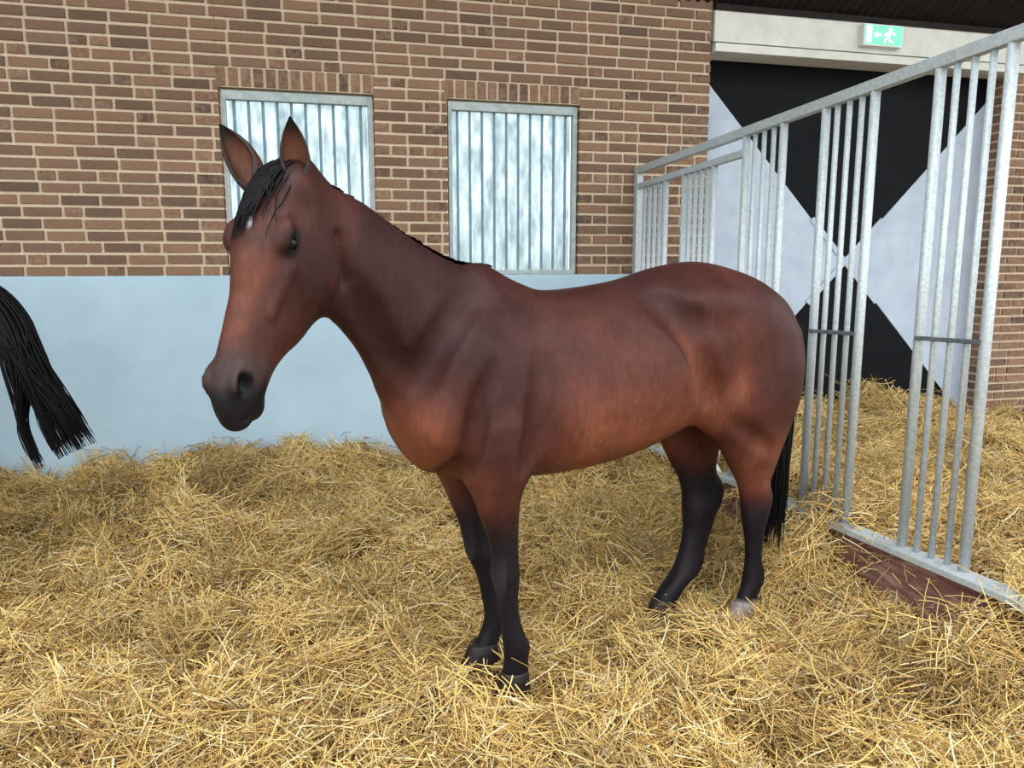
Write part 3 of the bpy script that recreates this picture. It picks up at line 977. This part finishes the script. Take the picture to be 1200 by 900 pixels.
def surface_nets(D):
    S = D < 0
    nx, ny, nz = D.shape
    cnt = np.zeros((nx - 1, ny - 1, nz - 1), np.int8)
    for dx in (0, 1):
        for dy in (0, 1):
            for dz in (0, 1):
                cnt += S[dx:nx - 1 + dx, dy:ny - 1 + dy, dz:nz - 1 + dz]
    act = (cnt > 0) & (cnt < 8)
    I = np.argwhere(act)
    ids = np.full(act.shape, -1, np.int32); ids[act] = np.arange(len(I))
    acc = np.zeros((len(I), 3)); num = np.zeros(len(I))
    cs = [(dx, dy, dz) for dx in (0, 1) for dy in (0, 1) for dz in (0, 1)]
    val = {c: D[I[:, 0] + c[0], I[:, 1] + c[1], I[:, 2] + c[2]] for c in cs}
    for a in cs:
        for ax in range(3):
            if a[ax] == 0:
                b = list(a); b[ax] = 1; b = tuple(b)
                va, vb = val[a], val[b]
                m = (va < 0) != (vb < 0)
                t = np.where(m, va / np.where(m, va - vb, 1), 0)
                p = np.tile(np.array(a, float), (len(I), 1)); p[:, ax] += t
                acc[m] += p[m]; num[m] += 1
    V = (I + acc / num[:, None]) * VOX + LO
    Fs = []
    for ax in range(3):
        o = [(ax + 1) % 3, (ax + 2) % 3]
        sl0 = [slice(None)] * 3; sl1 = [slice(None)] * 3
        sl0[ax] = slice(0, -1); sl1[ax] = slice(1, None)
        A, B = S[tuple(sl0)], S[tuple(sl1)]
        E = np.argwhere(A != B)
        ok = (E[:, o[0]] > 0) & (E[:, o[1]] > 0) & (E[:, o[0]] < act.shape[o[0]]) & (E[:, o[1]] < act.shape[o[1]])
        E = E[ok]
        inside = A[tuple(E.T)]
        q = []
        for da, db in ((-1, -1), (0, -1), (0, 0), (-1, 0)):
            k = E.copy(); k[:, o[0]] += da; k[:, o[1]] += db
            q.append(ids[tuple(k.T)])
        q = np.stack(q, 1)
        q[~inside] = q[~inside][:, ::-1]
        Fs.append(q)
    return V, np.concatenate(Fs)
HV, HFc = surface_nets(D)
del D
def smooth_mesh(V, Fq, it, lam):
    e = np.concatenate([Fq[:, [0, 1]], Fq[:, [1, 2]], Fq[:, [2, 3]], Fq[:, [3, 0]]])
    e = np.concatenate([e, e[:, ::-1]])
    deg = np.bincount(e[:, 0], minlength=len(V))[:, None]
    for i in range(it):
        for lm in (lam, -lam * 1.02):
            s = np.stack([np.bincount(e[:, 0], weights=V[e[:, 1], k], minlength=len(V)) for k in range(3)], 1) / deg
            V = V + lm * (s - V)
    return V
HV = smooth_mesh(HV, HFc, 5, 0.5)

# coat colours: bay body, black points, a small white star
X, Y, Z = HV.T
rel = (HV - HP) / HK
hs, hd, hl = rel @ HS, rel @ HD, rel @ HL
is_head = sstep(-0.07, 0.05, hs) * sstep(-0.20, -0.12, hd - 0.35 * np.minimum(hs - 0.12, 0) + 0.0) * sstep(0.55, 0.62, X)
bay = np.array([0.080, 0.0235, 0.0155]); dark = np.array([0.026, 0.0115, 0.0115]); light = np.array([0.235, 0.078, 0.037]); black = np.array([0.0085, 0.008, 0.0105]); grey = np.array([0.050, 0.036, 0.032])
col = np.tile(bay, (len(HV), 1))
def blend(c, w):
    global col
    w = np.clip(w, 0, 1)[:, None]
    col = col * (1 - w) + np.asarray(c) * w
body = X < 0.42
blend(light, 0.72 * sstep(1.30, 0.90, Z) * sstep(-1.02, -0.80, X) * sstep(-0.02, -0.26, X) * (Z > 0.72))  # paler belly coat, with light bounced off the straw painted in
blend(light, 0.75 * sstep(0.22, 0.36, X) * sstep(1.20, 1.02, Z) * (Z > 0.74))  # chest front brightened: light from ahead painted into the coat
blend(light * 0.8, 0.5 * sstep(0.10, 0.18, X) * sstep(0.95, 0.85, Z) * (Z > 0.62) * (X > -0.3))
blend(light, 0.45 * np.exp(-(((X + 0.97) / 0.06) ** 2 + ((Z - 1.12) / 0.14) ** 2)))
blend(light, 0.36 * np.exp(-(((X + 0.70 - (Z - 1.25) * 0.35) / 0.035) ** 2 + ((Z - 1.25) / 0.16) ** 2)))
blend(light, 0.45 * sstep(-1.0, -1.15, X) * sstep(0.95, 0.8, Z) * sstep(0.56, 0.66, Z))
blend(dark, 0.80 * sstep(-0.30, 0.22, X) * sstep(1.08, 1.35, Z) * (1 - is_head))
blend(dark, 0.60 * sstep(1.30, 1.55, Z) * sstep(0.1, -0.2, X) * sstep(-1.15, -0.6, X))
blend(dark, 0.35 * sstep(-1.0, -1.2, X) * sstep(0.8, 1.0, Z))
blend(dark, 0.45 * np.exp(-(((X + 0.62) / 0.12) ** 2 + ((Z - 1.42) / 0.13) ** 2)))  # shade of the hollow before the hip, painted into the coat
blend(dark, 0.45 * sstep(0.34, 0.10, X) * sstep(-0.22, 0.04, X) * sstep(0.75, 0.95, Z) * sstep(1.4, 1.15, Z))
# black legs
fz = sstep(0.80, 0.60, Z) * (X > -0.5)
hz = sstep(0.64, 0.50, Z) * (X < -0.5) * (Y > 0.03) + sstep(0.78, 0.62, Z) * (X < -0.5) * (Y <= 0.03)
blend(black, 0.97 * (fz + hz))
blend(np.array([0.055, 0.058, 0.072]), 0.35 * np.exp(-((Z - 0.46) / 0.09) ** 2) * (X > -0.5) * (X > 0.06))  # blue-grey highlight painted on the front of the knees
# white coronet on the near hind
blend(np.array([0.50, 0.46, 0.42]), 0.8 * sstep(0.115, 0.08, Z) * (X < -1.05) * (Y > 0.03))
# head
hw = is_head
blend(np.array([0.060, 0.0215, 0.0155]), hw * 0.9)
blend(light * 0.75, hw * 0.5 * sstep(0.03, 0.075, hd) * sstep(0.2, 0.3, hs) * sstep(0.58, 0.45, hs))
blend(dark, hw * 0.7 * np.exp(-(((hs - 0.26) / 0.10) ** 2 + ((hd + 0.06) / 0.10) ** 2)))
blend(grey, hw * 0.85 * sstep(0.47, 0.58, hs))
blend(black * 1.2, hw * sstep(0.57, 0.63, hs - 0.45 * hd))
blend(black, hw * 0.8 * (np.exp(-((hd + 0.046) / 0.014) ** 2)) * sstep(0.54, 0.58, hs))
blend(black * 0.9, hw * np.exp(-(((hs - 0.205) / 0.050) ** 2 + ((hd - 0.043) / 0.032) ** 2) ** 2) * (np.abs(hl) > 0.05))
blend(black * 0.5, hw * sstep(0.25, 0.5, np.exp(-(((hs - 0.600) / 0.036) ** 2 + ((hd - 0.026) / 0.026) ** 2))) * (np.abs(hl) > 0.03))
blend(black, hw * 0.95 * sstep(0.10, 0.0, hs) * sstep(-0.03, 0.03, hd) * sstep(0.085, 0.055, np.abs(hl)))
star = np.exp(-(((hs - 0.165) / 0.024) ** 2 + ((hl + 0.004 - (hs - 0.165) * 0.2) / 0.010) ** 2)) * (hd > 0.05)
blend(np.array([0.75, 0.72, 0.70]), hw * np.clip(star * 1.6 - 0.3, 0, 1))
horse_me = raw_mesh('body', HV, HFc, True)
ca = horse_me.color_attributes.new('coat', 'FLOAT_COLOR', 'POINT')
col *= np.array([0.91, 0.89, 0.92])
ca.data.foreach_set('color', np.column_stack([col, np.ones(len(col))]).astype(np.float32).ravel())

horse = empty('horse', HORSE_LOC, (0, 0, HORSE_ROT))
tag(horse, 'bay horse with black legs and small white star standing whole in the straw', 'horse')
body = link('body', horse_me, M['coat'], horse)

# --- hooves
def hoof_mesh(x_toe, x_heel, yc, w):
    bm = bmesh.new()
    rings = []
    prof = [(0.085, 0.0, 0.80), (0.078, 0.0, 0.87), (0.04, 0.012, 0.95), (0.0, 0.026, 1.04), (-0.012, 0.028, 1.04)]
    n = 20
    for z, adv, sc in prof:
        ring = []
        for k in range(n):
            a = 2 * math.pi * k / n
            L = (x_toe - x_heel) / 2
            cx = (x_toe + x_heel) / 2
            x = cx + math.cos(a) * L * sc * (1.0 if math.cos(a) > 0 else 0.85) + adv * (0.5 + 0.5 * math.cos(a))
            ring.append(bm.verts.new((x, yc + math.sin(a) * w * sc, z)))
        rings.append(ring)
    for a, b in zip(rings, rings[1:]):
        for k in range(n):
            bm.faces.new((a[k], a[(k + 1) % n], b[(k + 1) % n], b[k]))
    bm.faces.new(rings[0]); bm.faces.new(rings[-1][::-1])
    return mesh_from(bm, 'hoof', smooth=True)
for xt, xh, yc, m_ in ((0.060, -0.070, 0.125, 'hoof'), (0.075, -0.075, -0.125, 'hoof'), (-1.118, -1.246, 0.135, 'hoof_pale'), (-0.840, -0.970, -0.085, 'hoof')):
    o = link('hoof', hoof_mesh(xt, xh, yc, 0.056), M[m_], horse)
    if m_ == 'hoof_pale':
        tag(o, label='pale hoof under a white coronet')
# --- eyes
for s in (1, -1):
    bm = bmesh.new()
    bmesh.ops.create_uvsphere(bm, u_segments=20, v_segments=14, radius=0.0225)
    e = link('eye', mesh_from(bm, 'eye', smooth=True), M['eye'], horse)
    e.location = Vector(hp(0.205, 0.043, s * 0.0925))
# --- ears: hollow leaf shapes
def ear_mesh(base, tip, open_dir, width):
    base, tip, od = np.asarray(base), np.asarray(tip), np.asarray(open_dir)
    ax = tip - base; L = np.linalg.norm(ax); ax /= L
    od = od - ax * (od @ ax); od /= np.linalg.norm(od)
    sd = np.cross(ax, od)
    nu, nv = 18, 14
    V = []
    Cc = []
    for lay in (1.0, 0.80):
        for i in range(nu):
            t = i / (nu - 1)
            r = width * (0.50 + 1.9 * t - 2.17 * t * t) if t < 0.42 else width * np.interp(t, [0.42, 0.6, 0.78, 0.9, 1.0], [0.915, 0.84, 0.58, 0.30, 0.03])
            r = max(r, 0.002) * (lay if t < 0.97 else 1)
            gap = np.interp(t, [0, 0.18, 0.4, 1], [0.0, 0.35, 1.15, 1.3])
            curve = -od * 0.16 * L * (t * (1 - t)) * 0.6 + od * 0.05 * L * t * t
            for j in range(nv):
                a = gap + (2 * math.pi - 2 * gap) * j / (nv - 1)
                V.append(base + ax * L * t + curve + (od * math.cos(a) * 0.8 + sd * math.sin(a)) * r)
                edge = min(j, nv - 1 - j) / (nv / 2)
                k = max(sstep(0.62, 0.95, np.array(t)), 0.85 * (1 - min(edge * 2.2, 1)))
                b_ = np.array([0.085, 0.032, 0.020]) if lay == 1.0 else np.array([0.13, 0.05, 0.026])
                Cc.append(b_ * (1 - k) + np.array([0.014, 0.012, 0.013]) * k)
    V = np.array(V)
    Fq = []
    for lay in range(2):
        o = lay * nu * nv
        for i in range(nu - 1):
            for j in range(nv - 1):
                q = [o + i * nv + j, o + i * nv + j + 1, o + (i + 1) * nv + j + 1, o + (i + 1) * nv + j]
                Fq.append(q if lay == 0 else q[::-1])
    for i in range(nu - 1):
        for j in (0, nv - 1):
            a, b = i * nv + j, (i + 1) * nv + j
            q = [a, b, b + nu * nv, a + nu * nv]
            Fq.append(q if j == 0 else q[::-1])
    me = raw_mesh('ear', V, np.array(Fq), True)
    c_ = me.color_attributes.new('coat', 'FLOAT_COLOR', 'POINT')
    c_.data.foreach_set('color', np.column_stack([np.array(Cc), np.ones(len(V))]).astype(np.float32).ravel())
    return me
UPV = np.array([0, 0, 1.0])
EARS = [((0.030, 0.030, 0.060), (0.0, 0.0, 0.0), 1), ((0.030, 0.026, -0.080), (0.0, 0.0, 0.0), -1)]
for (s_, d_, lq), _, sg in EARS:
    b = hp(s_, d_, lq)
    if sg > 0:
        tip = b + UPV * 0.182 - HL * 0.012 - HS * 0.0 + HD * 0.01
        od = HD * 0.9 + HL * 0.5
    else:
        tip = b + UPV * 0.178 - HL * 0.120 + HD * 0.01
        od = HD * 0.9 - HL * 0.10
    link('ear', ear_mesh(b - UPV * 0.012, tip, od, 0.045 if sg > 0 else 0.054), M['coat'], horse)

# --- hair
def strands(name, paths, widths, taper=0.25):
    """paths: list of (m,3) arrays; flattened three-sided strands in one mesh"""
    Vs, Fs, base = [], [], 0
    for P, w in zip(paths, widths):
        m = len(P)
        T = np.gradient(P, axis=0); T /= np.linalg.norm(T, axis=1)[:, None] + 1e-9
        ref = np.array([0.3, 0.9, 0.2])
        S = np.cross(T, ref); S /= np.linalg.norm(S, axis=1)[:, None] + 1e-9
        U = np.cross(S, T)
        ww = w * np.interp(np.linspace(0, 1, m), [0, 0.15, 0.6, 1], [0.8, 1, 0.85, taper])
        ring = [(1, -0.4), (-1, -0.4), (0, 0.8)]
        V = np.stack([P + S * (a * ww)[:, None] + U * (b * ww)[:, None] for a, b in ring], 1).reshape(-1, 3)
        i = np.arange(m - 1)
        f = [np.stack([i * 3 + q, i * 3 + (q + 1) % 3, (i + 1) * 3 + (q + 1) % 3, (i + 1) * 3 + q], 1) for q in range(3)]
        Vs.append(V); Fs.append(np.concatenate(f) + base); base += len(V)
    return raw_mesh(name, np.concatenate(Vs), np.concatenate(Fs), True)

hr = np.random.default_rng(5)
# mane: falls on the far side, a thin dark line along the crest from here
crest = catmull([(0.02, 0.0, 1.592), (0.10, 0.004, 1.600), (0.186, 0.03, 1.615), (0.323, 0.07, 1.668), (0.470, 0.12, 1.738), (0.600, 0.165, 1.808), (0.70, 0.20, 1.842), (0.765, 0.212, 1.850)], 10)
ct = np.linspace(0, 1, len(crest))
P_, W_ = [], []
for k in range(420):
    t = hr.random() ** 0.9
    b = np.array([np.interp(t, ct, crest[:, i]) for i in range(3)])
    b += np.array([0, hr.normal(-0.004, 0.008), -0.006])
    L = hr.uniform(0.10, 0.19) * np.interp(t, [0, 0.1, 1], [0.4, 0.8, 1.0])
    u = np.linspace(0, 1, 7)[:, None]
    spread = 0.075 + 0.05 * hr.random()
    side = np.interp(t, [0, 0.2, 1.0], [0.13, 0.10, 0.075]) * hr.uniform(0.95, 1.2)
    pts = b + np.concatenate([-0.05 * L * u * (1 + hr.normal(0, 0.5)), -side * np.sin(np.minimum(u * 1.9, 1.57)), 0.022 * np.sin(u * 3.14) * (u < 0.5) - L * u ** 1.6], 1)
    P_.append(pts); W_.append(hr.uniform(0.0025, 0.0045))
link('mane', strands('mane', P_, W_), M['hair'], horse)
# forelock
P_, W_ = [], []
for k in range(210):
    l0 = hr.normal(-0.006, 0.024); s0 = hr.uniform(-0.045, 0.035)
    L = hr.uniform(0.11, 0.20)
    drift = hr.normal(-0.030, 0.022)
    u = np.linspace(0, 1, 8)
    pts = []
    for q in u:
        ll = l0 + drift * q + 0.008 * math.sin(q * 4 + k)
        s_ = s0 + L * q
        dd = np.interp(s_, [-0.05, 0.0, 0.07, 0.14, 0.20, 0.27], [0.045, 0.072, 0.092, 0.102, 0.103, 0.095]) * math.sqrt(max(0.2, 1 - (ll / 0.10) ** 2)) + 0.010 + 0.010 * math.sin(q * 3.0) * hr.uniform(0.6, 1.2)
        pts.append(hp(s_, dd, ll))
    P_.append(np.array(pts)); W_.append(hr.uniform(0.002, 0.004))
link('forelock', strands('forelock', P_, W_), M['hair'], horse)
# tails
def tail_mesh(core, n, spread0, spread1, seed, wid=(0.004, 0.008), split=None):
    r = np.random.default_rng(seed)
    C = catmull(core, 6)
    m = len(C)
    T = np.gradient(C, axis=0); T /= np.linalg.norm(T, axis=1)[:, None]
    A = np.cross(T, [0, 1, 0.05]); A /= np.linalg.norm(A, axis=1)[:, None]
    B = np.cross(T, A)
    u = np.linspace(0, 1, m)
    P, W = [], []
    for k in range(n):
        a = r.uniform(0, 2 * math.pi); q = math.sqrt(r.random())
        sp = np.interp(u, [0, 0.12, 0.5, 1], [spread0 * 0.6, spread0, (spread0 + spread1) * 0.55, spread1])
        ca, sa = math.cos(a) * q, math.sin(a) * q
        if split is not None:                                     # separate locks towards the ends
            c_ = split[int(r.integers(len(split)))] + r.normal(0, 0.05)
            ca = ca * (1 - sstep(0.35, 0.8, u)) + c_ * sstep(0.35, 0.8, u)
            sa = sa * (1 - 0.5 * u)
        wob = 0.010 * np.sin(u * r.uniform(3, 7) + r.uniform(0, 6)) * u
        pts = C + A * (ca * sp + wob)[:, None] + B * (sa * sp * 0.75 + wob * 0.6)[:, None]
        end = int(m * r.uniform(0.80, 1.0)) if split is None else int(m * r.uniform(0.86, 1.0))
        st_ = int(m * max(0, r.uniform(-0.4, 0.28)))
        P.append(pts[st_:max(end, st_ + 4)]); W.append(r.uniform(*wid))
    return strands('tail', P, W, 0.2)
link('tail', tail_mesh([(-1.40, 0, 1.405), (-1.48, 0, 1.350), (-1.520, 0.0, 1.22), (-1.495, 0.01, 1.0), (-1.450, 0.03, 0.78), (-1.425, 0.04, 0.55), (-1.400, 0.05, 0.24)], 520, 0.050, 0.095, 11), M['hair'], horse)

# --- second horse: only its swishing tail reaches into the picture
horse2 = horse.copy()
COL.objects.link(horse2)
horse2.location = HORSE2_LOC
horse2.rotation_euler = (0, 0, HORSE2_ROT)
horse2['label'] = 'second horse at the left edge, only its swishing black tail showing'
for ch in list(horse.children):
    if ch.name.startswith('tail'):
        continue
    c2 = ch.copy()
    COL.objects.link(c2)
    c2.parent = horse2
R2 = Matrix.Rotation(HORSE2_ROT, 4, 'Z'); R2.translation = HORSE2_LOC
inv = R2.inverted()
core = [(-1.520, 3.92, 1.465), (-1.43, 3.905, 1.450), (-1.355, 3.89, 1.330), (-1.305, 3.87, 1.16), (-1.25, 3.86, 0.98), (-1.205, 3.85, 0.83), (-1.15, 3.85, 0.70)]
core = [tuple(inv @ Vector(p)) for p in core]
link('tail', tail_mesh(core, 380, 0.060, 0.125, 21, (0.004, 0.0075), split=[1.0, 0.93, 0.2, 0.05, -0.1, -0.3, -0.45, -0.6, -0.8, -1.0]), M['hair'], horse2)
